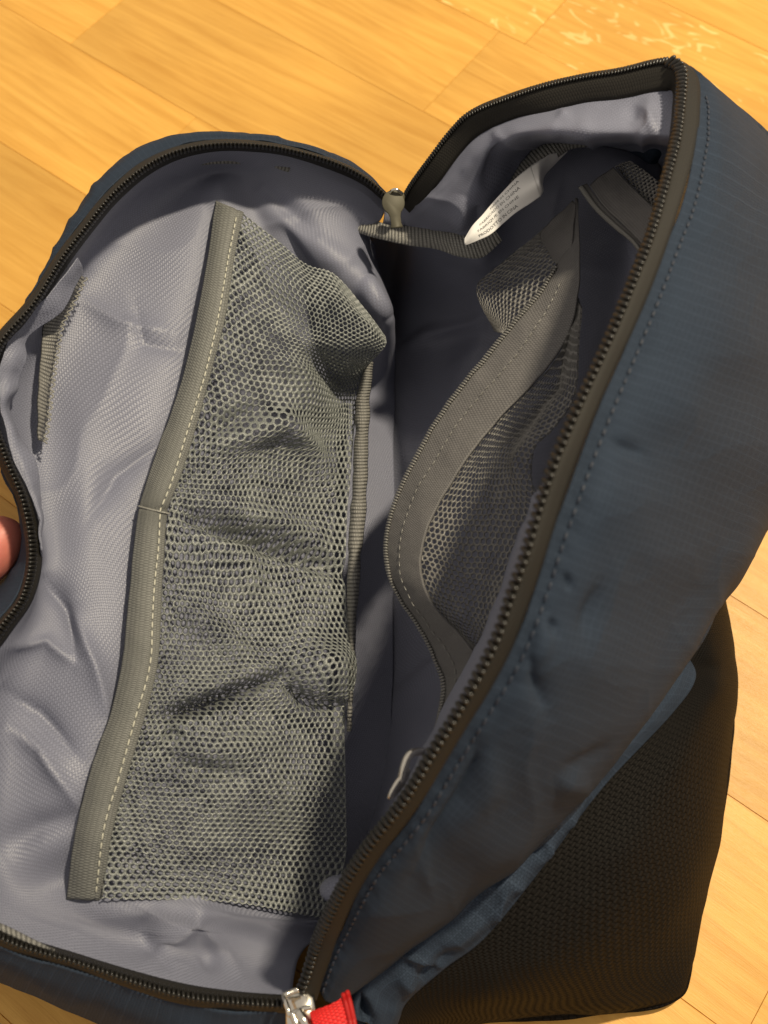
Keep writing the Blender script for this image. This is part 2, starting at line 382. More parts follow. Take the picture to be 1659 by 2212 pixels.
# ------------------------------------------------------------------ floor: strip parquet
def build_floor():
    A = W((160, 100, 0))[:2]
    d1 = W((460, 280, 0))[:2] - A; d2 = W((940, 245, 0))[:2] - W((480, 8, 0))[:2]
    d = d1/np.linalg.norm(d1) + d2/np.linalg.norm(d2); d /= np.linalg.norm(d)
    nrm = np.array([-d[1], d[0]])
    wB = abs((W((480, 8, 0))[:2] - A) @ nrm)
    sw = wB
    base = obj('floor', [(-2, -2, -.012), (2, -2, -.012), (2, 2, -.012), (-2, 2, -.012)], [(0, 1, 2, 3)], M_gap, smooth=False)
    base['kind'] = 'structure'
    rg = random.Random(5)
    jB = (W((205, 50, 0))[:2] - A) @ d; jC = (W((1010, 140, 0))[:2] - A) @ d
    g = .00005; bv = .00022
    for k in range(-12, 9):
        o0 = k*sw                      # strip between seam offset o0 and o0+sw along nrm
        L = .40
        st = -1.3 + rg.random()*L
        if k == 0: st = jB - 3*L
        if k == 1: st = jC - 4*L
        a = st - L
        while a < 1.1:
            b = a + L*(1 if k in (0, 1) else rg.choice((.8, 1, 1, 1.15)))
            hl, hw = (b - a)/2 - g, sw/2 - g
            V = []
            for z, e in ((-.012, 0), (-.0006, 0), (0, bv)):
                V += [(-hl + e, -hw + e, z), (hl - e, -hw + e, z), (hl - e, hw - e, z), (-hl + e, hw - e, z)]
            F = [(8, 9, 10, 11)] + [(r + i, r + (i+1) % 4, r + 4 + (i+1) % 4, r + 4 + i) for r in (0, 4) for i in range(4)]
            ou, ov = rg.random()*20, rg.random()*20; sl = rg.uniform(-.06, .06)
            uv = [(x + ou, y + ov + sl*x) for x, y, z in V]
            c = A + d*(a + b)/2 + nrm*(o0 + sw/2)
            if abs(c[0]) < .95 and -1.0 < c[1] < 1.15:
                p = obj('plank', V, F, M_oak, base, uv, smooth=False)
                p.location = (c[0], c[1], rg.uniform(-.0002, .0001)); p.rotation_euler = (0, 0, math.atan2(d[1], d[0]))
                p['fleck'] = 1.0 if (k == 2 or rg.random() < .12) and k not in (0, 1) else 0.0
            a = b
    return base
build_floor()

# ------------------------------------------------------------------ the bag
bag = empty('backpack', BAG0); bag['is_bag'] = 1
bag['label'] = 'small navy and black backpack lying unzipped wide open on the oak floor'; bag['category'] = 'backpack'

# --- left outer shell
left_out = [
 [(842,428,.166),(838,434,.14),(834,446,.08),(832,452,.0)],
 [(790,380,.176),(792,376,.16),(800,400,.09),(802,420,.0)],
 [(720,345,.184),(722,336,.168),(735,360,.1),(742,400,.0)],
 [(620,316,.192),(622,306,.178),(636,330,.1),(648,380,.0)],
 [(540,304,.197),(540,292,.183),(545,320,.1),(550,370,.0)],
 [(460,303,.20),(452,287,.188),(448,310,.11),(450,360,.0)],
 [(380,318,.202),(364,298,.19),(360,322,.11),(372,380,.0)],
 [(305,352,.204),(282,332,.19),(280,360,.1),(300,430,.0)],
 [(238,408,.205),(212,394,.19),(205,430,.1),(228,510,.0)],
 [(182,474,.205),(158,474,.19),(150,520,.1),(170,600,.0)],
 [(122,552,.205),(106,568,.19),(108,610,.1),(126,680,.0)],
 [(62,646,.205),(56,662,.188),(66,700,.1),(90,760,.0)],
 [(-20,745,.204),(-22,760,.185),(0,800,.1),(30,850,.0)],
 [(-45,860,.20),(-35,880,.18),(5,900,.1),(50,930,.0)],
 [(-10,980,.19),(0,985,.17),(50,1000,.1),(90,1020,.0)],
 [(38,1085,.18),(45,1100,.155),(80,1110,.09),(110,1120,.0)],
 [(58,1195,.172),(44,1212,.15),(40,1225,.09),(70,1240,.0)],
 [(40,1285,.175),(0,1290,.155),(-30,1290,.09),(-10,1300,.0)],
 [(-12,1355,.18),(-55,1360,.16),(-80,1360,.09),(-60,1370,.0)],
 [(-90,1480,.185),(-130,1490,.165),(-160,1500,.09),(-140,1500,.0)],
 [(-135,1700,.18),(-170,1710,.16),(-200,1720,.085),(-180,1720,.0)],
 [(-120,1900,.163),(-150,1920,.145),(-175,1930,.08),(-160,1930,.0)],
 [(-20,2030,.146),(-45,2065,.125),(-55,2085,.07),(-45,2080,.0)],
 [(170,2094,.138),(140,2145,.115),(128,2170,.06),(132,2165,.0)],
 [(369,2162,.133),(350,2230,.11),(340,2262,.055),(345,2255,.0)],
 [(500,2180,.13),(490,2260,.105),(485,2290,.05),(486,2285,.0)],
 [(632,2188,.128),(635,2262,.10),(640,2290,.05),(640,2285,.0)],
 [(690,2192,.118),(698,2255,.09),(705,2285,.045),(705,2280,.0)],
 [(750,2196,.082),(765,2250,.07),(775,2272,.04),(776,2268,.0)],
 [(800,2215,.074),(815,2250,.058),(822,2262,.035),(824,2260,.0)],
]
def d_navyl(x, y, s, t): return .0022*(fbm(x*.012, y*.012, 3)-.5) + .0018*crease(x*.008+3, y*.008)*np.sin(np.pi*s)
sheet('outer_panel', Surf(left_out, d_navyl), 40, 260, M_navy, bag, label='navy nylon left side panel')

# --- right outer shell (the lifted front)
right_out = [
 [(1470,140,0.274),(1480,142,0.274),(1495,150,0.268),(1510,165,0.240),(1540,190,0.150),(1560,230,0.000)],
 [(1500,172,0.275),(1540,192,0.268),(1585,228,0.245),(1640,272,0.200),(1700,340,0.100),(1720,420,0.000)],
 [(1508,270,0.286),(1565,292,0.277),(1625,330,0.252),(1690,380,0.205),(1745,440,0.120),(1760,520,0.000)],
 [(1480,420,0.295),(1550,450,0.290),(1630,490,0.265),(1710,530,0.220),(1770,600,0.130),(1770,680,0.020)],
 [(1436,540,0.299),(1510,566,0.294),(1605,606,0.270),(1700,650,0.222),(1765,715,0.130),(1765,790,0.030)],
 [(1394,650,0.300),(1470,680,0.297),(1580,720,0.275),(1690,770,0.222),(1755,830,0.130),(1755,900,0.040)],
 [(1352,750,0.300),(1430,780,0.297),(1545,825,0.275),(1660,870,0.222),(1730,940,0.140),(1720,1010,0.050)],
 [(1302,860,0.299),(1390,890,0.296),(1510,930,0.275),(1630,980,0.222),(1700,1040,0.150),(1670,1120,0.060)],
 [(1266,950,0.297),(1350,990,0.294),(1470,1030,0.272),(1585,1080,0.220),(1655,1120,0.160),(1640,1180,0.080)],
 [(1226,1060,0.294),(1310,1100,0.291),(1430,1140,0.265),(1540,1185,0.215),(1610,1212,0.170),(1600,1260,0.100)],
 [(1194,1150,0.290),(1276,1190,0.287),(1390,1230,0.260),(1490,1275,0.215),(1565,1280,0.175),(1550,1320,0.110)],
 [(1160,1260,0.284),(1240,1290,0.281),(1350,1330,0.255),(1440,1375,0.215),(1512,1385,0.180),(1490,1420,0.120)],
 [(1120,1370,0.277),(1200,1400,0.274),(1310,1430,0.250),(1395,1470,0.213),(1450,1475,0.180),(1430,1505,0.120)],
 [(1078,1452,0.270),(1160,1485,0.266),(1265,1520,0.242),(1345,1555,0.210),(1398,1552,0.180),(1375,1580,0.120)],
 [(1012,1562,0.258),(1085,1602,0.254),(1185,1640,0.233),(1260,1670,0.204),(1315,1662,0.172),(1292,1690,0.120)],
 [(952,1662,0.243),(1015,1705,0.239),(1100,1743,0.218),(1170,1778,0.190),(1223,1769,0.160),(1198,1794,0.110)],
 [(906,1742,0.231),(962,1785,0.227),(1037,1822,0.206),(1101,1851,0.180),(1153,1836,0.152),(1131,1860,0.105)],
 [(862,1802,0.219),(912,1842,0.215),(975,1878,0.195),(1032,1904,0.170),(1082,1893,0.145),(1062,1918,0.100)],
 [(812,1862,0.205),(858,1902,0.200),(910,1934,0.182),(961,1957,0.160),(1011,1943,0.138),(994,1968,0.098)],
 [(772,1932,0.188),(815,1968,0.183),(858,1994,0.168),(901,2012,0.150),(951,1993,0.130),(936,2018,0.095)],
 [(742,2000,0.168),(775,2030,0.163),(809,2052,0.152),(840,2062,0.138),(881,2044,0.120),(869,2064,0.090)],
 [(722,2042,0.156),(750,2070,0.151),(784,2088,0.141),(814,2093,0.130),(848,2075,0.115),(840,2093,0.088)],
 [(702,2100,0.142),(722,2116,0.138),(748,2126,0.131),(775,2126,0.123),(805,2108,0.110),(800,2120,0.085)],
 [(690,2142,0.133),(702,2150,0.130),(720,2152,0.126),(740,2146,0.120),(762,2130,0.110),(762,2136,0.085)],
]
def d_navyr(x, y, s, t):
    w = np.clip(s*6, 0, 1)
    h = .006*(fbm(x*.004, y*.004, 2)-.5)
    h = h + ridge(x, y, [(1185,1310),(1165,1400),(1120,1480)], 26, .0030) - ridge(x, y, [(1140,1390),(1150,1460),(1185,1540)], 30, .0045, True)
    h = h - ridge(x, y, [(1300,1260),(1275,1330),(1262,1380)], 16, .0022) - ridge(x, y, [(1180,1335),(1205,1370)], 12, .0030)
    h = h - ridge(x, y, [(1215,1240),(1240,1275)], 9, .0022) - ridge(x, y, [(1300,945),(1400,985)], 14, .0022)
    h = h - ridge(x, y, [(1010,1580),(1025,1660),(1000,1740),(940,1820),(890,1900)], 40, .0055, True) + ridge(x, y, [(1060,1620),(1060,1720),(1000,1810)], 30, .002)
    h = h - ridge(x, y, [(1210,1680),(1290,1630),(1330,1605)], 16, .0016) + ridge(x, y, [(1200,1700),(1280,1700)], 26, .003)
    h = h + .0013*(crease(x*.005+1, y*.005+4) - .3)*np.clip((y-1000)/300, 0, 1) + .0003*(crease(x*.012+8, y*.014))
    # puckers along the seam beside the zip
    h = h + .0008*np.exp(-(s/.10)**2)*np.sin(t*260 + 3*fbm(x*.02, y*.02, 2))
    return h*w
right_panel_surf = Surf(right_out, d_navyr)
sheet('outer_panel', right_panel_surf, 160, 340, M_navy, bag, label='navy nylon front panel bulging towards the camera')

# --- back of the shell behind the far zip
ro_back = [(842,428,.166),(872,428,.166),(900,385,.176),(938,330,.192),(982,273,.205),(1026,234,.216),(1105,202,.228),(1184,178,.238),(1263,160,.247),(1342,147,.255),(1422,128,.266),(1475,135,.274),(1500,172,.272),(1540,195,.262)]
back = []
for p in ro_back:
    q = W(p); back.append([q + [0, -.001, -.0025], q + [0, .012, -.03], [q[0], q[1] + .030, q[2]*.55], [q[0], q[1] + .032, q[2]*.25], [q[0], q[1] + .018, .001]])
sheet('outer_panel', Surf(np.array(back), world=True), 30, 90, M_navy, bag, label='navy back of the shell behind the far zip')

# --- navy side strip and black base
side = [
 [(1400,1380,.12),(1440,1385,.126),(1472,1395,.127),(1484,1412,.124)],
 [(1380,1470,.12),(1430,1450,.126),(1475,1450,.128),(1503,1465,.122)],
 [(1310,1560,.122),(1370,1550,.13),(1420,1545,.129),(1452,1542,.122)],
 [(1200,1660,.124),(1250,1670,.13),(1290,1685,.13),(1302,1702,.124)],
 [(1060,1800,.12),(1110,1820,.126),(1160,1845,.126),(1182,1862,.119)],
 [(930,1950,.11),(980,1970,.116),(1030,2000,.114),(1052,2022,.105)],
 [(850,2020,.10),(895,2045,.107),(940,2072,.104),(962,2092,.096)],
 [(770,2090,.09),(800,2110,.098),(850,2140,.093),(882,2162,.083)],
 [(750,2140,.085),(778,2150,.094),(830,2180,.087),(862,2206,.075)],
 [(745,2200,.08),(770,2205,.088),(815,2225,.08),(845,2250,.068)],
]
def d_side(x, y, s, t):
    h = .004*(fbm(x*.011, y*.011, 3)-.5) + .0035*crease(x*.011+2, y*.013+7)*(t > .35)
    h = h + .0035*ridge(x, y, [(860,2100),(900,2140)], 20, 1.) - ridge(x, y, [(900,2120),(1000,2040)], 16, .004) + ridge(x, y, [(960,2060),(1050,1985)], 20, .003)
    h = h - ridge(x, y, [(775,2155),(800,2212)], 10, .008)
    return h*np.clip((1-s)*5, 0, 1)
sheet('side_panel', Surf(side, d_side), 60, 200, M_navy, bag, label='crumpled navy side strip above the black base')
base = [
 [(1500,1225,.14),(1530,1245,.135),(1556,1275,.11),(1566,1290,.06),(1570,1310,.0)],
 [(1480,1330,.132),(1530,1335,.126),(1568,1335,.10),(1578,1345,.05),(1578,1360,.0)],
 [(1484,1410,.122),(1545,1410,.118),(1580,1405,.09),(1588,1415,.04),(1586,1430,.0)],
 [(1502,1464,.120),(1552,1478,.112),(1582,1485,.08),(1591,1490,.035),(1589,1500,.0)],
 [(1450,1540,.120),(1515,1568,.112),(1566,1588,.08),(1582,1600,.03),(1578,1610,.0)],
 [(1300,1700,.122),(1420,1750,.113),(1520,1785,.078),(1558,1790,.03),(1550,1800,.0)],
 [(1180,1860,.117),(1330,1912,.108),(1465,1945,.07),(1520,1940,.025),(1512,1950,.0)],
 [(1050,2020,.103),(1200,2075,.093),(1370,2095,.055),(1486,2095,.02),(1484,2105,.0)],
 [(960,2090,.094),(1100,2140,.082),(1270,2160,.045),(1450,2158,.015),(1452,2160,.0)],
 [(880,2160,.081),(990,2178,.068),(1130,2190,.04),(1330,2188,.012),(1350,2185,.0)],
 [(860,2204,.073),(930,2206,.058),(1020,2206,.035),(1120,2204,.012),(1130,2202,.0)],
 [(842,2248,.066),(870,2240,.052),(910,2230,.034),(930,2222,.012),(930,2218,.0)],
]
def d_base(x, y, s, t): return (.004*(fbm(x*.006+3, y*.006, 3)-.5) - ridge(x, y, [(1560,1445),(1500,1440)], 16, .002))*np.clip(s*5, 0, 1)
sheet('base_panel', Surf(base, d_base), 60, 140, M_black, bag, label='coarse black woven base panel')

# --- lining of the left half
left_in = [
 [(836,440,0.158),(822,472,0.152),(800,500,0.146),(812,560,0.110),(830,640,0.065),(842,720,0.052)],
 [(785,398,0.168),(780,430,0.162),(765,470,0.155),(800,560,0.135),(838,655,0.118),(850,745,0.052)],
 [(715,366,0.175),(715,405,0.168),(700,455,0.160),(770,570,0.148),(842,690,0.130),(856,780,0.052)],
 [(620,336,0.183),(620,380,0.172),(600,440,0.163),(690,570,0.150),(815,725,0.120),(856,820,0.052)],
 [(540,326,0.188),(545,372,0.170),(540,435,0.160),(640,600,0.138),(760,790,0.085),(856,860,0.052)],
 [(465,326,0.191),(475,370,0.168),(480,430,0.166),(590,640,0.132),(740,830,0.080),(855,900,0.052)],
 [(390,342,0.194),(410,390,0.168),(455,470,0.162),(575,700,0.126),(735,880,0.078),(853,950,0.052)],
 [(322,376,0.195),(350,430,0.168),(435,540,0.159),(560,770,0.121),(735,930,0.076),(852,1000,0.052)],
 [(258,430,0.196),(290,490,0.167),(415,620,0.156),(550,850,0.116),(737,990,0.075),(851,1060,0.052)],
 [(205,492,0.196),(235,550,0.166),(395,700,0.154),(545,920,0.113),(738,1050,0.074),(850,1110,0.052)],
 [(148,568,0.196),(180,630,0.165),(375,790,0.152),(540,1000,0.111),(740,1110,0.073),(850,1170,0.052)],
 [(85,662,0.195),(135,720,0.163),(350,870,0.150),(530,1080,0.110),(740,1180,0.072),(850,1240,0.052)],
 [(10,765,0.193),(100,810,0.160),(325,950,0.148),(525,1160,0.109),(740,1260,0.072),(850,1320,0.052)],
 [(-15,870,0.190),(85,900,0.158),(305,1020,0.147),(520,1240,0.109),(742,1340,0.071),(850,1400,0.052)],
 [(22,985,0.183),(80,990,0.158),(290,1100,0.146),(515,1310,0.109),(744,1410,0.071),(850,1470,0.052)],
 [(72,1090,0.174),(90,1090,0.157),(280,1180,0.146),(505,1390,0.109),(744,1480,0.071),(848,1540,0.052)],
 [(90,1195,0.168),(118,1200,0.155),(270,1270,0.146),(495,1470,0.108),(742,1550,0.070),(845,1610,0.052)],
 [(72,1290,0.170),(105,1310,0.154),(255,1370,0.145),(480,1550,0.107),(738,1630,0.069),(838,1680,0.052)],
 [(18,1372,0.174),(75,1400,0.152),(238,1470,0.143),(465,1630,0.106),(735,1710,0.068),(825,1750,0.052)],
 [(-65,1495,0.178),(35,1530,0.148),(212,1580,0.141),(450,1700,0.104),(730,1780,0.066),(810,1810,0.052)],
 [(-110,1700,0.172),(5,1700,0.142),(180,1690,0.137),(435,1770,0.101),(722,1840,0.064),(795,1860,0.052)],
 [(-95,1880,0.156),(0,1850,0.133),(155,1800,0.132),(425,1850,0.098),(715,1895,0.062),(780,1900,0.052)],
 [(-15,1995,0.141),(60,1955,0.124),(150,1900,0.117),(425,1925,0.112),(705,1950,0.075),(768,1935,0.052)],
 [(175,2064,0.133),(210,2010,0.117),(270,1960,0.121),(470,1965,0.112),(698,1985,0.086),(755,1960,0.052)],
 [(369,2120,0.129),(385,2060,0.112),(420,2000,0.112),(540,1985,0.107),(695,2000,0.086),(748,1975,0.052)],
 [(500,2142,0.127),(505,2080,0.108),(525,2030,0.103),(600,2010,0.099),(692,2010,0.085),(742,1985,0.052)],
 [(630,2152,0.125),(635,2110,0.104),(645,2070,0.093),(668,2040,0.089),(696,2022,0.081),(735,1998,0.052)],
]
def d_linl(x, y, s, t):
    e = np.clip(s*9, 0, 1)
    h = .005*(fbm(x*.0035+2, y*.0035, 2)-.5) + .0013*(crease(x*.005, y*.004+3)-.3)
    # pulled folds in the lower left cloth
    h = h + ridge(x, y, [(150,1300),(205,1440),(235,1560)], 34, .0085, True) - ridge(x, y, [(95,1230),(140,1310),(165,1420)], 26, .010, True)
    h = h + ridge(x, y, [(0,1560),(90,1620),(180,1760)], 30, .0075, True) - ridge(x, y, [(0,1480),(80,1540),(170,1640)], 30, .007, True)
    h = h - ridge(x, y, [(0,1840),(80,1790),(180,1760)], 34, .006) + ridge(x, y, [(0,1400),(100,1385),(170,1440)], 24, .006, True)
    h = h + ridge(x, y, [(180,880),(190,1100),(170,1300)], 45, .003) + ridge(x, y, [(160,640),(260,700),(380,720)], 36, .005, True) - ridge(x, y, [(290,650),(310,740),(410,760)], 24, .0035, True) - ridge(x, y, [(350,960),(250,1020),(190,1130)], 40, .006, True)
    # small tented folds of the bottom cloth
    h = h - ridge(x, y, [(330,1965),(305,2020),(370,2110)], 46, .006, True) + ridge(x, y, [(300,2100),(430,1985),(530,2120)], 46, .007, True) - ridge(x, y, [(430,2085),(470,2060)], 26, .003)
    # crumpled corner above the net
    h = h + ridge(x, y, [(640,470),(720,560),(790,610)], 26, .0045) - ridge(x, y, [(600,480),(680,600)], 15, .004) + ridge(x, y, [(780,600),(835,690)], 18, .006)
    h = h - ridge(x, y, [(560,400),(620,450),(700,520)], 20, .005)
    return h*e
sheet('lining', Surf(left_in, d_linl), 230, 400, M_lin, bag, uvrot=24, label='pale blue grey lining of the left half')

# --- zip rims: tape with a crest that carries the coil
def rim(crest, inner, outer):
    return Surf([[o, ((c[0]*.7+o[0]*.3), (c[1]*.7+o[1]*.3), c[2]*.7+o[2]*.3 + .0012), c, (c[0]*.7+i[0]*.3, c[1]*.7+i[1]*.3, c[2]*.7+i[2]*.3 + .0008), i] for c, i, o in zip(crest, inner, outer)])
lc = [(845,430,.169),(790,384,.179),(720,349,.187),(620,321,.195),(540,311,.200),(460,311,.203),(380,327,.206),(312,361,.208),(246,416,.208),(191,482,.208),(132,559,.208),(73,653,.208),(-6,752,.207),(-28,862,.203),(8,982,.194),(50,1086,.184),(68,1195,.176),(50,1288,.178),(-2,1362,.183),(-80,1486,.188),(-122,1700,.182),(-108,1892,.165),(-12,2018,.149),(173,2082,.141),(369,2144,.137),(500,2163,.134),(632,2172,.132)]
li = [p[0] for p in left_in]; lo = [p[0] for p in left_out][:len(lc)]
left_rim = rim(lc, li, lo)
ltape = sheet('zipper_tape', left_rim, 12, 300, M_tape, bag, solid=.0012, off=.0004, label='black zip tape round the left half')
rc = [(868,442,.170),(890,402,.182),(930,347,.198),(975,288,.212),(1020,246,.224),(1100,213,.236),(1180,187,.246),(1260,169,.255),(1340,156,.263),(1420,137,.272),(1452,136,.276),(1472,160,.279),(1471,230,.284),(1462,300,.289),(1437,400,.295),(1410,500,.300),(1372,600,.303),(1332,700,.304),(1292,790,.304),(1242,900,.303),(1200,1000,.301),(1170,1090,.297),(1138,1200,.292),(1108,1285,.286),(1078,1375,.280),(1034,1465,.272),(988,1545,.263),(938,1625,.252),(900,1690,.242),(858,1752,.231),(800,1825,.215),(748,1905,.196),(708,1985,.174),(690,2025,.161),(678,2062,.151),(660,2120,.140),(642,2160,.133)]
ri = [(888,462,.164),(915,440,.176),(952,390,.192),(996,330,.206),(1040,288,.217),(1115,255,.229),(1190,240,.240),(1265,222,.249),(1340,214,.257),(1405,200,.265),(1436,196,.268),(1452,205,.268),(1452,240,.272),(1446,305,.277),(1425,400,.282),(1400,500,.286),(1364,598,.288),(1325,697,.289),(1286,786,.289),(1238,894,.288),(1197,994,.286),(1168,1084,.282),(1136,1192,.277),(1106,1277,.271),(1076,1366,.265),(1033,1455,.257),(988,1535,.248),(939,1614,.238),(901,1679,.228),(860,1740,.217),(803,1811,.201),(752,1890,.183),(713,1968,.162),(696,2008,.150),(685,2046,.141),(668,2104,.131),(650,2146,.125)]
ro = [(872,428,.166),(900,385,.176),(938,330,.192),(982,273,.205),(1026,234,.216),(1105,202,.228),(1184,178,.238),(1263,160,.247),(1342,147,.255),(1422,128,.266),(1475,135,.274),(1508,172,.276),(1511,240,.283),(1504,310,.288),(1478,412,.295),(1446,512,.299),(1410,612,.301),(1366,715,.302),(1322,808,.302),(1274,920,.301),(1234,1026,.298),(1202,1120,.294),(1166,1232,.288),(1136,1318,.282),(1102,1406,.275),(1056,1492,.267),(1008,1568,.258),(958,1650,.247),(920,1715,.237),(878,1776,.226),(822,1848,.210),(776,1922,.191),(738,2002,.169),(722,2044,.157),(712,2076,.149),(696,2120,.139),(684,2160,.132)]
right_rim = rim(rc, ri, ro)
def d_zip(x, y, s, t): return .0003*np.sin(t*500)
rtape = sheet('zipper_tape', right_rim, 14, 420, M_tape, bag, solid=.0012, off=.0004, label='black zip tape round the lifted front')
def teeth(name, surf, s0, t0, t1, pitch, half, wid, hgt, m, parent, lift=.0010):
    tt = np.linspace(t0, t1, 1200); P = surf(np.full_like(tt, s0), tt)
    L = np.concatenate([[0], np.cumsum(np.linalg.norm(np.diff(P, axis=0), axis=1))])
    k = np.interp(np.arange(pitch/2, L[-1], pitch), L, tt); ss = np.full_like(k, s0)
    p = surf(ss, k); ax = surf(ss + .06, k) - surf(ss - .06, k); nr = surf.normal(ss, k)
    ax = ax + .12*np.linalg.norm(ax, axis=1, keepdims=True)*rng.standard_normal(ax.shape)*.25
    return pills(name, p + nr*lift, ax, nr, half, wid, hgt, m, parent)
teeth('zipper_teeth', left_rim, .50, 0.005, .995, .0020, .0023, .00085, .0011, M_tooth, ltape)
teeth('zipper_teeth', right_rim, .50, 0.01, .27, .0015, .0017, .00065, .0009, M_tooth, rtape)
teeth('zipper_teeth', right_rim, .47, 0.27, .99, .0029, .0032, .0012, .0013, M_tooth, rtape)
def stitches(name, surf, s0, t0, t1, pitch, half, wid, m, parent, lift=.0004, off=0.0):
    tt = np.linspace(t0, t1, 1200); s0f = (lambda t: np.full_like(t, s0)) if not callable(s0) else s0
    P = surf(s0f(tt), tt)
    L = np.concatenate([[0], np.cumsum(np.linalg.norm(np.diff(P, axis=0), axis=1))])
    k = np.interp(np.arange(pitch/2, L[-1], pitch), L, tt)
    p = surf(s0f(k), k, off); ax = surf(s0f(k + .002), np.clip(k + .002, 0, 1)) - surf(s0f(k - .002), np.clip(k - .002, 0, 1)); nr = surf.normal(s0f(k), k)
    return pills(name, p + nr*lift, ax, nr, half, wid, wid*.8, m, parent)
stitches('stitching', right_panel_surf, .07, .06, .99, .0042, .0013, .0005, M_thn, bag)

# --- right half: gusset below the far rim
gus = [
 [(832,446,.160),(830,462,.157),(828,476,.154),(824,492,.149)],
 [(872,448,.162),(874,466,.160),(872,478,.157),(866,492,.152)],
 [(905,440,.176),(905,455,.173),(905,472,.168),(910,505,.155)],
 [(952,388,.192),(950,415,.190),(955,450,.182),(985,525,.156)],
 [(996,328,.206),(998,370,.203),(1005,430,.190),(1035,545,.158)],
 [(1040,286,.217),(1042,330,.214),(1048,400,.196),(1062,525,.162)],
 [(1115,253,.229),(1115,296,.232),(1112,345,.194),(1098,440,.172)],
 [(1190,238,.240),(1190,288,.245),(1184,310,.200),(1140,375,.178)],
 [(1265,220,.249),(1265,292,.255),(1262,310,.205),(1200,325,.184)],
 [(1340,212,.257),(1342,296,.262),(1345,312,.212),(1290,315,.188)],
 [(1405,198,.265),(1410,300,.270),(1415,318,.220),(1370,330,.194)],
 [(1460,192,.270),(1462,306,.275),(1462,330,.226),(1420,350,.200)],
 [(1466,250,.278),(1468,330,.278),(1464,365,.250),(1438,388,.216)],
]
def d_gus(x, y, s, t):
    h = .003*(fbm(x*.010, y*.010+6, 3)-.5) + .002*(crease(x*.010+4, y*.012)-.3)
    h = h + ridge(x, y, [(1208,225),(1225,255)], 12, .003) - ridge(x, y, [(1375,200),(1360,260)], 16, .003) + ridge(x, y, [(1400,200),(1410,290)], 12, .002)
    h = h - ridge(x, y, [(1080,300),(1050,420)], 20, .004) + ridge(x, y, [(1010,420),(990,500)], 22, .003) - ridge(x, y, [(1030,440),(1035,530)], 16, .004)
    return h*np.clip(s*6, 0, 1)*np.clip((1-s)*6, 0, 1)
sheet('lining', Surf(gus, d_gus), 110, 140, M_lin, bag, uvrot=10, label='lining just under the far right zip')

# --- right wall of the compartment, down to the bottom fold
wall = [
 [(842,470,.146),(846,520,.11),(842,600,.07),(842,680,.04),(842,720,.029)],
 [(842,470,.146),(846,520,.11),(842,600,.07),(842,680,.04),(842,720,.029)],
 [(900,505,.150),(890,560,.115),(875,640,.075),(862,720,.045),(854,790,.029)],
 [(985,528,.151),(965,600,.115),(930,680,.078),(890,780,.047),(857,850,.029)],
 [(1040,545,.152),(1025,620,.118),(985,720,.08),(910,860,.048),(856,930,.029)],
 [(1070,520,.156),(1070,600,.130),(1030,740,.09),(930,930,.05),(854,1020,.029)],
 [(1105,440,.166),(1125,540,.145),(1100,720,.10),(960,990,.055),(852,1110,.029)],
 [(1145,378,.172),(1185,480,.160),(1170,700,.12),(1000,1040,.062),(850,1200,.029)],
 [(1205,328,.178),(1240,430,.172),(1240,680,.14),(1040,1090,.07),(850,1290,.029)],
 [(1290,318,.182),(1320,400,.186),(1300,680,.165),(1060,1140,.078),(850,1380,.029)],
 [(1372,334,.190),(1380,420,.205),(1330,700,.19),(1080,1200,.09),(850,1460,.029)],
 [(1430,380,.24),(1400,520,.225),(1310,800,.20),(1075,1250,.092),(849,1505,.029)],
 [(1438,388,.215),(1415,480,.222),(1330,770,.195),(1075,1262,.093),(849,1518,.029)],
 [(1436,400,.281),(1398,520,.250),(1310,800,.20),(1070,1275,.095),(848,1535,.029)],
 [(1405,500,.283),(1360,630,.26),(1260,890,.21),(1040,1350,.095),(842,1600,.029)],
 [(1330,697,.286),(1280,810,.262),(1180,1040,.21),(1000,1430,.095),(832,1670,.029)],
 [(1240,894,.286),(1200,1000,.26),(1120,1190,.205),(960,1520,.093),(820,1740,.029)],
 [(1170,1084,.28),(1130,1200,.252),(1050,1350,.195),(920,1610,.09),(806,1805,.029)],
 [(1110,1277,.269),(1060,1370,.24),(980,1490,.18),(880,1700,.085),(792,1860,.029)],
 [(1036,1455,.255),(990,1520,.225),(920,1620,.165),(840,1780,.08),(780,1900,.029)],
 [(942,1614,.236),(900,1680,.205),(850,1760,.15),(800,1860,.075),(768,1934,.029)],
 [(862,1740,.215),(830,1800,.185),(800,1860,.135),(775,1920,.07),(755,1960,.029)],
 [(755,1890,.181),(750,1930,.155),(745,1960,.115),(745,1970,.065),(748,1975,.029)],
 [(698,2008,.148),(705,2025,.125),(715,2030,.095),(728,2015,.06),(742,1985,.029)],
 [(655,2140,.124),(670,2120,.105),(690,2085,.085),(712,2040,.055),(735,1998,.029)],
]
def d_wall(x, y, s, t):
    h = .005*(fbm(x*.006+7, y*.006, 3)-.5) + .003*(crease(x*.005+4, y*.005+1)-.3)
    h = h + ridge(x, y, [(1050,690),(930,720),(860,760)], 14, .006) 
    return h*np.clip(s*6, 0, 1)*np.clip((1-s)*6, 0, 1)
for i in range(1, 13): wall[i][0] = gus[i][3][:2] + (gus[i][3][2] - .0006,)
for r_ in wall: r_[4] = (r_[4][0] - 26, r_[4][1], .044); r_[3] = (r_[3][0], r_[3][1], r_[3][2] + .010)
wall[0] = [(780,476,.140),(768,560,.085),(790,640,.05),(820,690,.052),(816,720,.043)]
sheet('lining', Surf(wall, d_wall), 120, 220, M_lin, bag, uvrot=-15, label='shadowed lining wall of the right half')

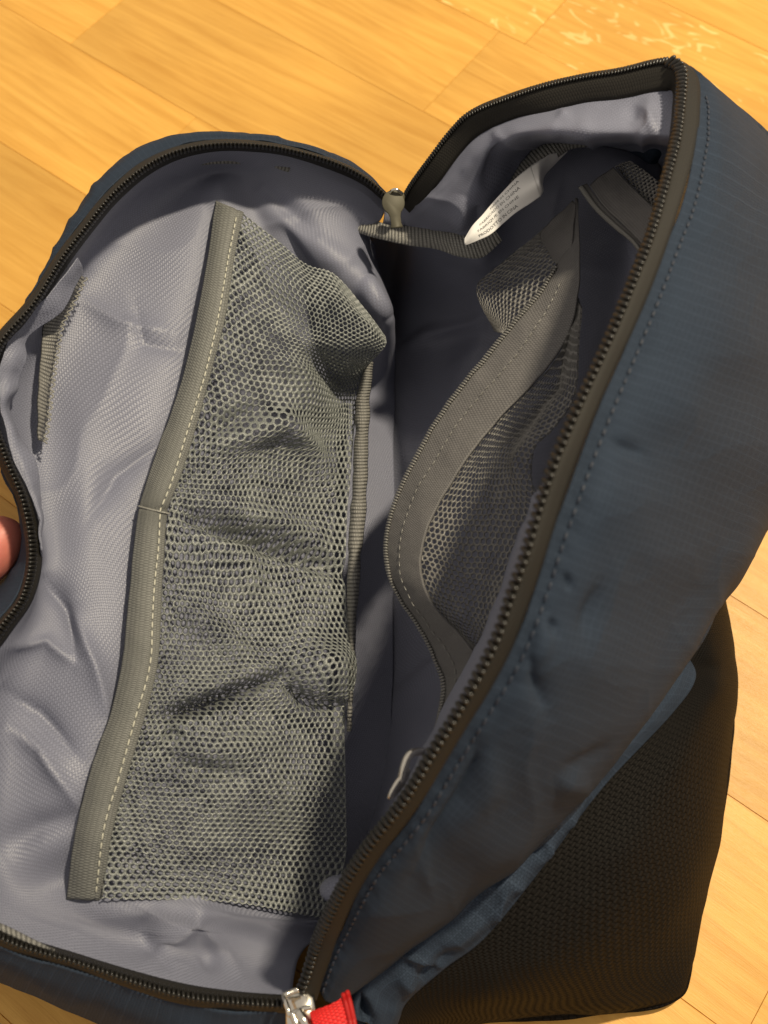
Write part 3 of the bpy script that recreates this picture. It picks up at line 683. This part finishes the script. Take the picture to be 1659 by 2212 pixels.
# --- left net pocket
def lerp(a, b, f): return tuple(a[i] + (b[i]-a[i])*f for i in range(len(a)))
def rowz(a, b, n, zs): return [(a[0]+(b[0]-a[0])*i/(n-1), a[1]+(b[1]-a[1])*i/(n-1), zs[i]) for i in range(n)]
mesh_ctrl = [
 [(523,460,.166),(600,520,.163),(660,570,.160),(722,592,.157),(780,658,.150),(832,728,.139)],
 [(508,540,.166),(590,590,.164),(660,636,.162),(730,664,.160),(792,706,.154),(830,748,.142)],
 [(495,630,.165),(580,680,.161),(650,716,.158),(705,738,.152),(758,762,.143),(800,782,.128)],
 [(470,740,.162),(560,770,.157),(635,785,.148),(690,800,.127),(738,822,.105),(785,812,.098)],
 [(440,850,.158),(540,870,.153),(625,885,.143),(688,895,.124),(732,900,.108),(768,896,.099)],
 rowz((402,985),(758,1005),6,(.154,.149,.138,.126,.112,.100)),
 rowz((367,1092),(749,1120),6,(.151,.145,.135,.123,.110,.099)),
 rowz((352,1250),(746,1250),6,(.149,.144,.135,.124,.112,.099)),
 rowz((345,1370),(752,1372),6,(.148,.143,.134,.125,.114,.101)),
 rowz((334,1460),(758,1470),6,(.146,.141,.133,.125,.115,.103)),
 rowz((310,1550),(746,1545),6,(.144,.139,.131,.121,.109,.097)),
 rowz((280,1650),(742,1662),6,(.140,.135,.128,.119,.107,.094)),
 rowz((255,1740),(748,1762),6,(.136,.131,.124,.116,.104,.090)),
 rowz((235,1830),(746,1856),6,(.131,.125,.118,.110,.098,.084)),
 [(219,1942,.127),(330,1944,.121),(440,1946,.115),(540,1956,.108),(625,1972,.100),(703,1988,.087)],
]
def d_net(x, y, s, t):
    h = .003*(fbm(x*.006+1, y*.006+5, 2)-.5)
    h = h + ridge(x, y, [(440,970),(530,940),(610,905),(660,960),(720,1050)], 26, .0055) - ridge(x, y, [(430,935),(520,900),(590,880)], 22, .0045)
    h = h - ridge(x, y, [(375,1105),(480,1140),(600,1175),(745,1238)], 18, .009) + ridge(x, y, [(390,1150),(520,1200),(560,1290)], 34, .004) + ridge(x, y, [(450,1085),(600,1130),(720,1190)], 26, .003)
    h = h + ridge(x, y, [(360,1300),(470,1370),(560,1440)], 26, .004) - ridge(x, y, [(370,1345),(450,1400)], 26, .002)
    h = h - ridge(x, y, [(335,1552),(430,1525),(500,1498),(620,1458)], 14, .0125) + ridge(x, y, [(360,1515),(470,1480),(590,1440)], 22, .0045)
    h = h + bump(x, y, 700, 1450, 60, 55, .009) - ridge(x, y, [(610,1470),(660,1515),(740,1525)], 14, .0075)
    h = h + bump(x, y, 480, 1620, 130, 38, .004, -8) - ridge(x, y, [(320,1610),(400,1650),(520,1680)], 22, .005) + bump(x, y, 560, 1700, 100, 60, .003)
    h = h + bump(x, y, 410, 1850, 100, 60, .003) - ridge(x, y, [(350,1580),(400,1600)], 16, .004)
    h = h + bump(x, y, 640, 590, 60, 30, .002, 40) - ridge(x, y, [(560,620),(650,700)], 24, .003) + ridge(x, y, [(560,760),(640,800),(700,880)], 26, .0035)
    h = h + bump(x, y, 800, 710, 30, 40, .0015)
    e = np.clip(s*8, 0, 1)*np.clip(t*14, 0.1, 1)*np.clip((1-t)*10, 0, 1)
    return 1.6*h*e
net_surf = Surf(mesh_ctrl, d_net)
pocket = net('mesh_pocket', net_surf, 33, 124, M_net, bag, r=.64, th=.00042, label='grey net pocket, wrinkled, on the left wall')
# top binding hem between net and lining, rolled
band_ctrl = []
bl = [(468,435),(450,550),(435,640),(410,760),(375,880),(345,960),(315,1050),(303,1095),(295,1150),(283,1260),(272,1370),(262,1450),(240,1540),(205,1640),(180,1730),(160,1820),(145,1942)]
br = [(525,460),(506,550),(487,680),(456,800),(426,910),(396,1010),(367,1085),(361,1110),(356,1155),(350,1260),(345,1370),(335,1460),(311,1550),(281,1650),(256,1740),(236,1830),(220,1944)]
bz = [.170,.170,.169,.166,.163,.161,.159,.158,.157,.156,.155,.153,.150,.147,.143,.137,.123]
for a, b, z in zip(bl, br, bz):
    band_ctrl.append([a + (z-.003,), lerp(a, b, .33) + (z,), lerp(a, b, .72) + (z,), b + (z-.0025,)])
def d_band(x, y, s, t): return -.0006*np.exp(-((s-.72)/.05)**2) + .0010*(fbm(x*.02, y*.02, 2)-.5) - ridge(x, y, [(300,1096),(366,1102)], 5, .0012)
band_surf = Surf(band_ctrl, d_band)
band = sheet('elastic_band', band_surf, 28, 240, M_elas, pocket, solid=.0016, off=.0006, label='grey ribbed elastic hem with cream stitching')
def bs(t): return .72 + .025*np.sin(t*40)
stitches('stitching', band_surf, bs, .01, .99, .0040, .0015, .00045, M_thr, pocket, off=.0006)
# bar tack across the band
p0 = band_surf(np.linspace(.02, .98, 12), np.full(12, 7/16.), .0011); 
pills('bar_tack', p0[:-1]*.5 + p0[1:]*.5, np.diff(p0, axis=0), np.tile([0, 0, 1.0], (11, 1)), .0018, .0005, .0004, M_gthr, pocket)

# --- grosgrain bindings
def ribbon(name, a, b, z, m, parent, nu=14, nv=160, bulge=.0012, solid=.0012, disp=None, tilt=0.0, **k):
    A, n = [], len(a)
    zz = z if isinstance(z, (list, tuple)) else [z]*n
    for p, q, h in zip(a, b, zz):
        A.append([p + (h-bulge+tilt,), lerp(p, q, .3) + (h+tilt*.4,), lerp(p, q, .7) + (h-tilt*.4,), q + (h-bulge-tilt,)])
    sf = Surf(A, disp)
    return sheet(name, sf, nu, nv, m, parent, solid=solid, **k), sf
dj = lambda x, y, s, t: .0016*(fbm(x*.03, y*.03, 2)-.5)
ribbon('seam_binding', [(762,466),(795,476),(835,484),(880,487),(930,490),(975,497),(1020,500),(1060,482)],
       [(752,494),(790,508),(832,520),(880,530),(935,537),(985,553),(1040,556),(1085,520)], [.149,.152,.155,.158,.161,.165,.168,.172], M_gros, bag, disp=lambda x, y, s, t: .0035*(fbm(x*.022, y*.022, 3)-.5), bulge=.002, label='grey ribbed binding under the far zip end')
ribbon('seam_binding', [(1072,440),(1098,395),(1122,358),(1150,325),(1185,298),(1235,292),(1290,296)],
       [(1102,470),(1128,425),(1152,392),(1180,362),(1212,336),(1240,322),(1290,312)], [.190,.194,.198,.202,.206,.209,.211], M_gros, bag, disp=dj, bulge=.003, label='grey ribbed binding behind the care label')
ribbon('seam_binding', [(166,588),(126,640),(97,696),(90,755),(86,814),(84,880),(88,950)],
       [(184,600),(156,655),(132,702),(122,760),(112,829),(106,890),(98,955)], [.180,.179,.178,.176,.174,.172,.166], M_gros, bag, disp=dj, bulge=.001, tilt=.004, label='grey ribbed binding beside the left rim')
ribbon('seam_binding', [(790,778),(772,850),(766,930),(762,1010),(758,1100),(752,1200),(750,1300),(752,1400),(752,1480),(748,1580)],
       [(806,782),(800,850),(797,930),(794,1010),(790,1100),(780,1200),(772,1300),(768,1400),(764,1480),(760,1580)], [.112,.109,.108,.107,.106,.105,.105,.106,.106,.10], M_gros, bag, disp=dj, bulge=.004, label='grey ribbed binding along the net pocket edge')
ribbon('seam_binding', [(350,352),(410,338),(480,333),(560,338),(630,352)], [(362,372),(416,360),(482,354),(558,358),(624,372)], [.184,.1815,.179,.177,.176], M_gros, bag, bulge=.002, label='dim ribbed binding inside the far left rim')
ribbon('seam_binding', [(-20,1985),(20,2002),(60,2022),(100,2042),(118,2050)], [(-20,2008),(20,2024),(58,2040),(96,2052),(116,2058)], [.150,.148,.146,.144,.142], M_gros, bag, bulge=.002, label='pale ribbed binding in the near left corner')
# loose overlock thread beside the left binding
tt = np.linspace(0, 1, 420)
path, _ = curve([(186,604,.181),(160,658,.180),(136,706,.179),(125,764,.177),(115,832,.175),(108,895,.173),(98,962,.169)], 420)
sx = np.stack([np.sin(tt*190), .5*np.cos(tt*95), 0*tt], -1)*.0010
tube('overlock_thread', path + sx + [0, 0, .0008], .0004, M_gthr, bag, seg=5, kind='stuff')

# --- lining flap folded along the left rim
flap = [
 [(165,556,.199),(172,570,.194),(180,590,.187)],
 [(108,634,.200),(124,648,.195),(137,668,.189)],
 [(36,702,.201),(48,712,.196),(58,730,.190)],
 [(8,765,.200),(36,772,.196),(57,780,.190)],
 [(-4,818,.198),(16,826,.194),(28,834,.187)],
 [(4,880,.194),(18,892,.190),(30,910,.182)],
 [(26,985,.188),(52,996,.185),(78,1002,.177)],
 [(74,1085,.179),(84,1090,.177),(90,1100,.171)],
 [(89,1190,.173),(92,1195,.172),(91,1205,.167)],
]
def d_flap(x, y, s, t): return .003*(fbm(x*.016, y*.016, 3)-.5)+ ridge(x, y, [(0,870),(60,800)], 16, .003)
sheet('lining_fold', Surf(flap, d_flap), 36, 120, M_lin, bag, uvrot=30, label='folded lining edge beside the left rim')

# --- zipped net pocket on the right wall
zl = [(1241,428,.202),(1226,530,.197),(1182,610,.190),(1102,705,.182),(1037,785,.174),(962,880,.166),(902,980,.160),(858,1072,.155),(836,1160,.152),(838,1228,.152),(866,1292,.152),(902,1347,.152),(936,1410,.152),(956,1472,.152),(952,1540,.152),(938,1600,.152),(926,1642,.152)]
zr = [(1250,430,.203),(1256,520,.203),(1258,640,.203),(1236,742,.200),(1166,836,.194),(1076,926,.186),(1002,1026,.181),(956,1100,.177),(928,1172,.175),(918,1228,.175),(936,1292,.175),(976,1346,.175),(1030,1402,.175),(1042,1440,.174),(1004,1512,.168),(966,1572,.161),(942,1642,.154)]
zband = Surf([[a, lerp(a, b, .29), lerp(a, b, .58), lerp(a, b, .88)] for a, b in zip(zl, zr)], lambda x, y, s, t: .0012*np.sin(s*3) + .0022*(fbm(x*.014, y*.014, 3)-.5) - ridge(x, y, [(980,1060),(1010,1100)], 14, .002))
zpm_ctrl = [
 [(1250,640,.196),(1252,650,.198),(1256,660,.202)],
 [(1228,742,.196),(1240,742,.198),(1252,745,.203)],
 [(1148,838,.189),(1205,842,.192),(1244,852,.203)],
 [(1088,898,.183),(1150,907,.185),(1200,924,.198)],
 [(1034,960,.179),(1090,967,.180),(1158,974,.193)],
 [(984,1030,.175),(1060,1032,.174),(1150,1038,.188)],
 [(938,1104,.172),(1050,1110,.170),(1180,1116,.188)],
 [(912,1172,.170),(1040,1190,.168),(1172,1196,.192)],
 [(904,1228,.170),(1030,1262,.168),(1150,1270,.194)],
 [(922,1296,.170),(1020,1332,.168),(1122,1350,.190)],
 [(962,1350,.170),(1030,1382,.168),(1100,1412,.185)],
 [(1008,1408,.170),(1052,1432,.168),(1080,1470,.178)],
 [(1010,1500,.160),(1025,1500,.160),(1045,1510,.165)],
]
def d_zpm(x, y, s, t): return .006*(fbm(x*.009, y*.009, 3)-.5)*np.clip((1-s)*5, .15, 1) + ridge(x, y, [(1240,720),(1225,850),(1170,930),(1122,1000),(1140,1090)], 14, .004)
zpm = Surf(zpm_ctrl, d_zpm)
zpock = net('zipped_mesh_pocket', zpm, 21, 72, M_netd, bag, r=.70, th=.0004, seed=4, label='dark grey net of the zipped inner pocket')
zt = sheet('zipper_band', zband, 30, 260, M_ztap, zpock, solid=.001, label='grey zip band of the inner pocket')
teeth('zipper_teeth', zband, .02, .10, .99, .0014, .0016, .0006, .0009, M_gcoil, zpock, lift=.0006)
stitches('stitching', zband, .45, .12, .93, .0040, .0013, .0003, M_gcoil, zpock)
# upper part of the same pocket net
up_ctrl = [
 [(1236,432,.190),(1238,436,.195),(1241,438,.200)],
 [(1166,506,.178),(1198,505,.186),(1234,505,.197)],
 [(1112,546,.170),(1160,550,.179),(1214,556,.193)],
 [(1056,590,.163),(1110,598,.173),(1180,612,.189)],
 [(1032,622,.160),(1080,640,.170),(1140,660,.185)],
 [(1042,665,.163),(1070,680,.171),(1112,696,.182)],
 [(1072,716,.172),(1080,720,.176),(1090,724,.180)],
]
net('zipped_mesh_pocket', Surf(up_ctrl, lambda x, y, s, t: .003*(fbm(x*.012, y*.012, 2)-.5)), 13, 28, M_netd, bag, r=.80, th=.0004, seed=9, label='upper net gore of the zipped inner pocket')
tri = [[(1238,434,.197),(1240,436,.199),(1243,438,.203)], [(1190,478,.190),(1215,478,.194),(1238,480,.203)], [(1166,508,.184),(1200,512,.192),(1236,512,.202)], [(1182,540,.188),(1205,545,.193),(1228,548,.199)], [(1208,580,.192),(1214,582,.194),(1218,584,.196)]]
sheet('pocket_gusset', Surf(tri, dj), 20, 40, M_ztap, zpock, solid=.0008, label='knitted grey corner of the inner pocket')
# band end tucked in the top right corner
corner = [[(1272,398,.212),(1300,378,.216),(1326,362,.220)], [(1300,440,.220),(1330,415,.224),(1360,398,.228)], [(1340,480,.228),(1368,450,.233),(1392,430,.238)], [(1382,522,.238),(1404,490,.243),(1428,466,.248)], [(1404,560,.246),(1425,520,.252),(1445,500,.256)]]
ce = sheet('pocket_end', Surf(corner, dj), 24, 60, M_ztap, bag, solid=.001, label='grey webbing end in the far right corner')
cz = Surf([[(1248,404,.208),(1268,396,.210)], [(1285,452,.215),(1300,442,.218)], [(1325,490,.223),(1340,482,.226)], [(1366,524,.232),(1382,522,.236)], [(1390,560,.240),(1404,562,.244)]])
sheet('zipper_band', cz, 8, 60, M_ztap, ce, solid=.001)
teeth('zipper_teeth', cz, .25, .02, .98, .0014, .0013, .0006, .0009, M_gcoil, ce, lift=.0006)
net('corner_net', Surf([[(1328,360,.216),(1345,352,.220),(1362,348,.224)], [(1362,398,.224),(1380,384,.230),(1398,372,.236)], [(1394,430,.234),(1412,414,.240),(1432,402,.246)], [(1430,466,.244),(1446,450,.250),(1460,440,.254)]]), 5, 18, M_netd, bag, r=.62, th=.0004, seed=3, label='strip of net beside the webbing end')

# --- care label
lab = Surf([
 [(1006,530,.188),(1003,525,.189),(1003,516,.190)],
 [(1032,520,.191),(1020,506,.193),(1020,488,.194)],
 [(1060,506,.194),(1047,486,.196),(1042,464,.197)],
 [(1088,482,.197),(1073,460,.200),(1062,440,.200)],
 [(1114,460,.200),(1099,438,.203),(1084,416,.203)],
 [(1145,440,.202),(1130,412,.207),(1115,384,.206)],
 [(1168,424,.204),(1158,393,.211),(1147,358,.208)],
])
lb = sheet('care_label', lab, 24, 60, M_label, bag, solid=.0003, label='white folded care label printed with grey lines')
fold = Surf([
 [(1168,424,.204),(1158,393,.211),(1147,358,.208)],
 [(1174,412,.204),(1167,388,.211),(1162,348,.209)],
 [(1173,396,.201),(1174,376,.205),(1177,340,.208)],
 [(1178,378,.198),(1184,362,.202),(1188,334,.207)],
 [(1200,354,.199),(1202,344,.202),(1204,330,.205)],
 [(1226,328,.201),(1227,325,.202),(1228,320,.203)],
])
sheet('label_fold', fold, 20, 50, M_label, lb, solid=.0003)
def printed(text, s0, s1, t0, t1):
    cu = bpy.data.curves.new('print', 'FONT'); cu.body = text; cu.resolution_u = 2
    to = bpy.data.objects.new('print', cu); COL.objects.link(to)
    dg = bpy.context.evaluated_depsgraph_get(); me = bpy.data.meshes.new_from_object(to.evaluated_get(dg))
    v = np.array([q.co[:] for q in me.vertices]); f = [tuple(p.vertices) for p in me.polygons]
    bpy.data.objects.remove(to); bpy.data.meshes.remove(me)
    x = (v[:, 0]-v[:, 0].min())/(np.ptp(v[:, 0])); y = (v[:, 1]-v[:, 1].min())/(np.ptp(v[:, 1]))
    P = lab(s0 + (s1-s0)*y, t0 + (t1-t0)*x, .00012)
    obj('print', P, f, M_ink, lb, smooth=False)
printed('PRODOTTO IN CINA', .14, .27, .22, .72)
printed('FABRIQUE EN CHINE', .38, .50, .24, .77)
printed('FABRICADO EN CHINA', .61, .72, .28, .82)
printed('MADE IN CHINA', .82, .90, .46, .84)

# --- sliders and pulls
def lathe_plate(name, outline, th, M4, m, parent, bev=.15, **k):
    """flat metal plate with rounded rim: outline in its own plane, placed by a 4x4"""
    o = np.array(outline); n = len(o); c = o.mean(0); V = []
    for z, kk in ((-th/2, 1-bev), (-th*.3, 1), (th*.3, 1), (th/2, 1-bev)):
        q = c + (o-c)*kk; V += [(x, y, z) for x, y in q]
    F = [tuple(range(n))[::-1], tuple(range(3*n, 4*n))]
    for r in range(3): F += [(r*n+i, r*n+(i+1) % n, (r+1)*n+(i+1) % n, (r+1)*n+i) for i in range(n)]
    V = np.array([M4 @ Vector(v) for v in V])
    ob = obj(name, V, F, m, parent, **k)
    return ob
def frame(pix, xdir, ydir):
    """4x4 at a surveyed point with its x and y axes towards two other surveyed points"""
    o = W(pix); x = W(xdir)-o; x /= np.linalg.norm(x); y = W(ydir)-o; y -= x*(x@y); y /= np.linalg.norm(y); z = np.cross(x, y)
    M4 = Matrix.Identity(4)
    for i, a in enumerate((x, y, z, o)):
        for j in range(3): M4[j][i] = a[j]
    return M4
# far slider: rounded plate pull hanging into the bag
Mf = frame((852,455,.181), (876,452,.181), (846,400,.187))
pl = [(.0058*math.cos(a), .0062*math.sin(a)+.0040) for a in np.linspace(-.95, math.pi+.95, 24)] + [(-.0027, -.0030), (-.0026, -.0070), (-.0032, -.0088), (.0032, -.0088), (.0026, -.0070), (.0027, -.0030)]
sl = lathe_plate('zipper_slider', [(.0030*math.cos(a), .0036*math.sin(a)+.003) for a in np.linspace(0, 2*math.pi, 20, endpoint=False)], .0040, frame((862,440,.174), (880,440,.174), (862,410,.178)), M_metd, bag, label='small metal slider at the far end of the zip')
lathe_plate('pull_tab', pl, .0014, Mf, M_metd, sl, bev=.06)
ring, _ = curve([(838,428,.182),(846,412,.187),(858,410,.188),(868,420,.185)], 16)
tube('pull_loop', ring, .0008, M_metal, sl)
# near slider with wire loop and red webbing pull
sb = lathe_plate('zipper_slider', [(-.006, -.006), (-.006, .006), (-.003, .008), (.003, .008), (.006, .006), (.006, -.006), (.003, -.008), (-.003, -.008)], .005, frame((650,2190,.136), (680,2186,.136), (640,2150,.136)), M_metal, bag, label='shiny metal slider at the near end of the zip')
lp, _ = curve([(612,2150,.140),(628,2143,.142),(645,2138,.142),(636,2141,.142),(620,2147,.143),(614,2152,.143),(617,2166,.145),(622,2180,.146),(626,2192,.146),(640,2186,.146),(655,2180,.146),(672,2176,.146)], 80)
tube('pull_loop', lp, .0011, M_metal, sb)
lp2, _ = curve([(632,2190,.147),(637,2202,.147),(642,2216,.147),(650,2240,.146)], 20); tube('pull_loop', lp2, .0014, M_metal, sb)
lp3, _ = curve([(645,2186,.147),(653,2198,.148),(660,2212,.148),(668,2236,.147)], 20); tube('pull_loop', lp3, .0019, M_metal, sb)
strap = Surf([
 [(668,2186,.148),(690,2178,.149),(720,2166,.149),(752,2146,.148)],
 [(672,2200,.150),(694,2194,.151),(726,2184,.151),(758,2172,.150)],
 [(680,2224,.150),(702,2220,.151),(734,2212,.151),(765,2206,.150)],
 [(690,2260,.149),(712,2256,.150),(742,2250,.150),(772,2246,.149)],
])
st = sheet('pull_strap', strap, 40, 60, M_red, bag, solid=.0016, label='red webbing pull on the near slider')
for q, sft in enumerate((.90, .99)):
    e, L_ = np.linspace(0, 1, 34), 0
    pp = strap(np.full(34, sft), e, .0006)
    pills('selvedge', pp, np.gradient(pp, axis=0), np.tile([0, 0, 1.0], (34, 1)), .0012, .0010, .0009, M_red, st)
# inner pocket slider
si = lathe_plate('zipper_slider', [(.0035*math.cos(a), .0048*math.sin(a)) for a in np.linspace(0, 2*math.pi, 16, endpoint=False)], .0035, frame((930,1648,.156), (950,1648,.158), (932,1620,.156)), M_metal, zpock, label='small metal slider of the inner pocket')
lp, _ = curve([(926,1626,.190),(906,1624,.200),(890,1627,.204),(880,1638,.205),(874,1655,.204),(870,1672,.202),(867,1688,.200)], 30)
tube('pull_loop', lp, .0016, M_metal, si)
lathe_plate('pull_tab', [(.0026*math.cos(a), .007*math.sin(a)) for a in np.linspace(0, 2*math.pi, 20, endpoint=False)], .0018, frame((862,1694,.199), (876,1698,.195), (870,1668,.203)), M_metal, si)

# pale rounded lining tuck beside the near zip
tuck = []
for k in range(9):
    a = math.pi*k/8
    tuck.append([(742 - 52*math.sin(a)*f, 1922 - 34*math.cos(a)*math.sqrt(max(f, 0.02)), .125 + .012*math.sqrt(1-min(f, .999)**2)) for f in (0.02, .35, .7, .9, 1.0)])
sheet('lining_tuck', Surf(tuck), 20, 40, M_lin, bag, label='small rounded pale tuck of lining by the near zip')

# ------------------------------------------------------------------ the hand holding the left rim from outside
def hand():
    J = {}
    pts = [(-400,1450,.07), (-310,1370,.090), (-215,1300,.108)]
    chains = {
     'index':  [(-150,1262,.128,.0110),(-80,1250,.146,.0124),(-2,1192,.152,.0126),(22,1112,.154,.0112)],
     'middle': [(-190,1300,.120,.0110),(-140,1310,.138,.0112),(-88,1270,.146,.0106),(-62,1225,.148,.0094)],
     'ring':   [(-215,1345,.112,.0104),(-175,1360,.128,.0102),(-130,1330,.134,.0096),(-104,1290,.135,.0086)],
     'little': [(-240,1385,.102,.0094),(-210,1402,.114,.0090),(-175,1385,.118,.0084),(-152,1350,.118,.0074)],
     'thumb':  [(-230,1210,.118,.0125),(-200,1120,.150,.0122),(-160,1060,.172,.0110),(-125,1020,.188,.0095)],
    }
    V, E, Rr = [], [], []
    def add(p, r):
        V.append(tuple(W(p[:3]))); Rr.append(r if isinstance(r, tuple) else (r, r)); return len(V)-1
    arm = [add((-680,1660,.06), (.036, .030)), add((-540,1550,.06), (.031, .025)), add(pts[0], (.028, .021)), add(pts[1], (.034, .018)), add(pts[2], (.033, .015))]
    for a, b in zip(arm[:-1], arm[1:]): E.append((a, b))
    for n_, ch in chains.items():
        prev = arm[3] if n_ in ('thumb',) else arm[4]
        for p in ch:
            i = add(p[:3], p[3]); E.append((prev, i)); prev = i
    me = bpy.data.meshes.new('person'); me.from_pydata(V, E, [])
    o = bpy.data.objects.new('person', me); COL.objects.link(o)
    m = o.modifiers.new('skin', 'SKIN'); m.use_smooth_shade = True
    for i, r in enumerate(Rr): me.skin_vertices[0].data[i].radius = r
    me.skin_vertices[0].data[0].use_root = True
    s = o.modifiers.new('sub', 'SUBSURF'); s.levels = 2; s.render_levels = 2
    dg = bpy.context.evaluated_depsgraph_get(); me2 = bpy.data.meshes.new_from_object(o.evaluated_get(dg))
    bpy.data.objects.remove(o); me2.materials.clear(); me2.materials.append(M_skin); me2.name = 'person'
    for p in me2.polygons: p.use_smooth = True
    o = bpy.data.objects.new('person', me2); COL.objects.link(o)
    o['label'] = 'pink fingers of a hand holding the left zip edge'; o['category'] = 'hand'
    return o
hand()
for o in bpy.data.objects:
    if 'is_bag' in o: del o['is_bag']
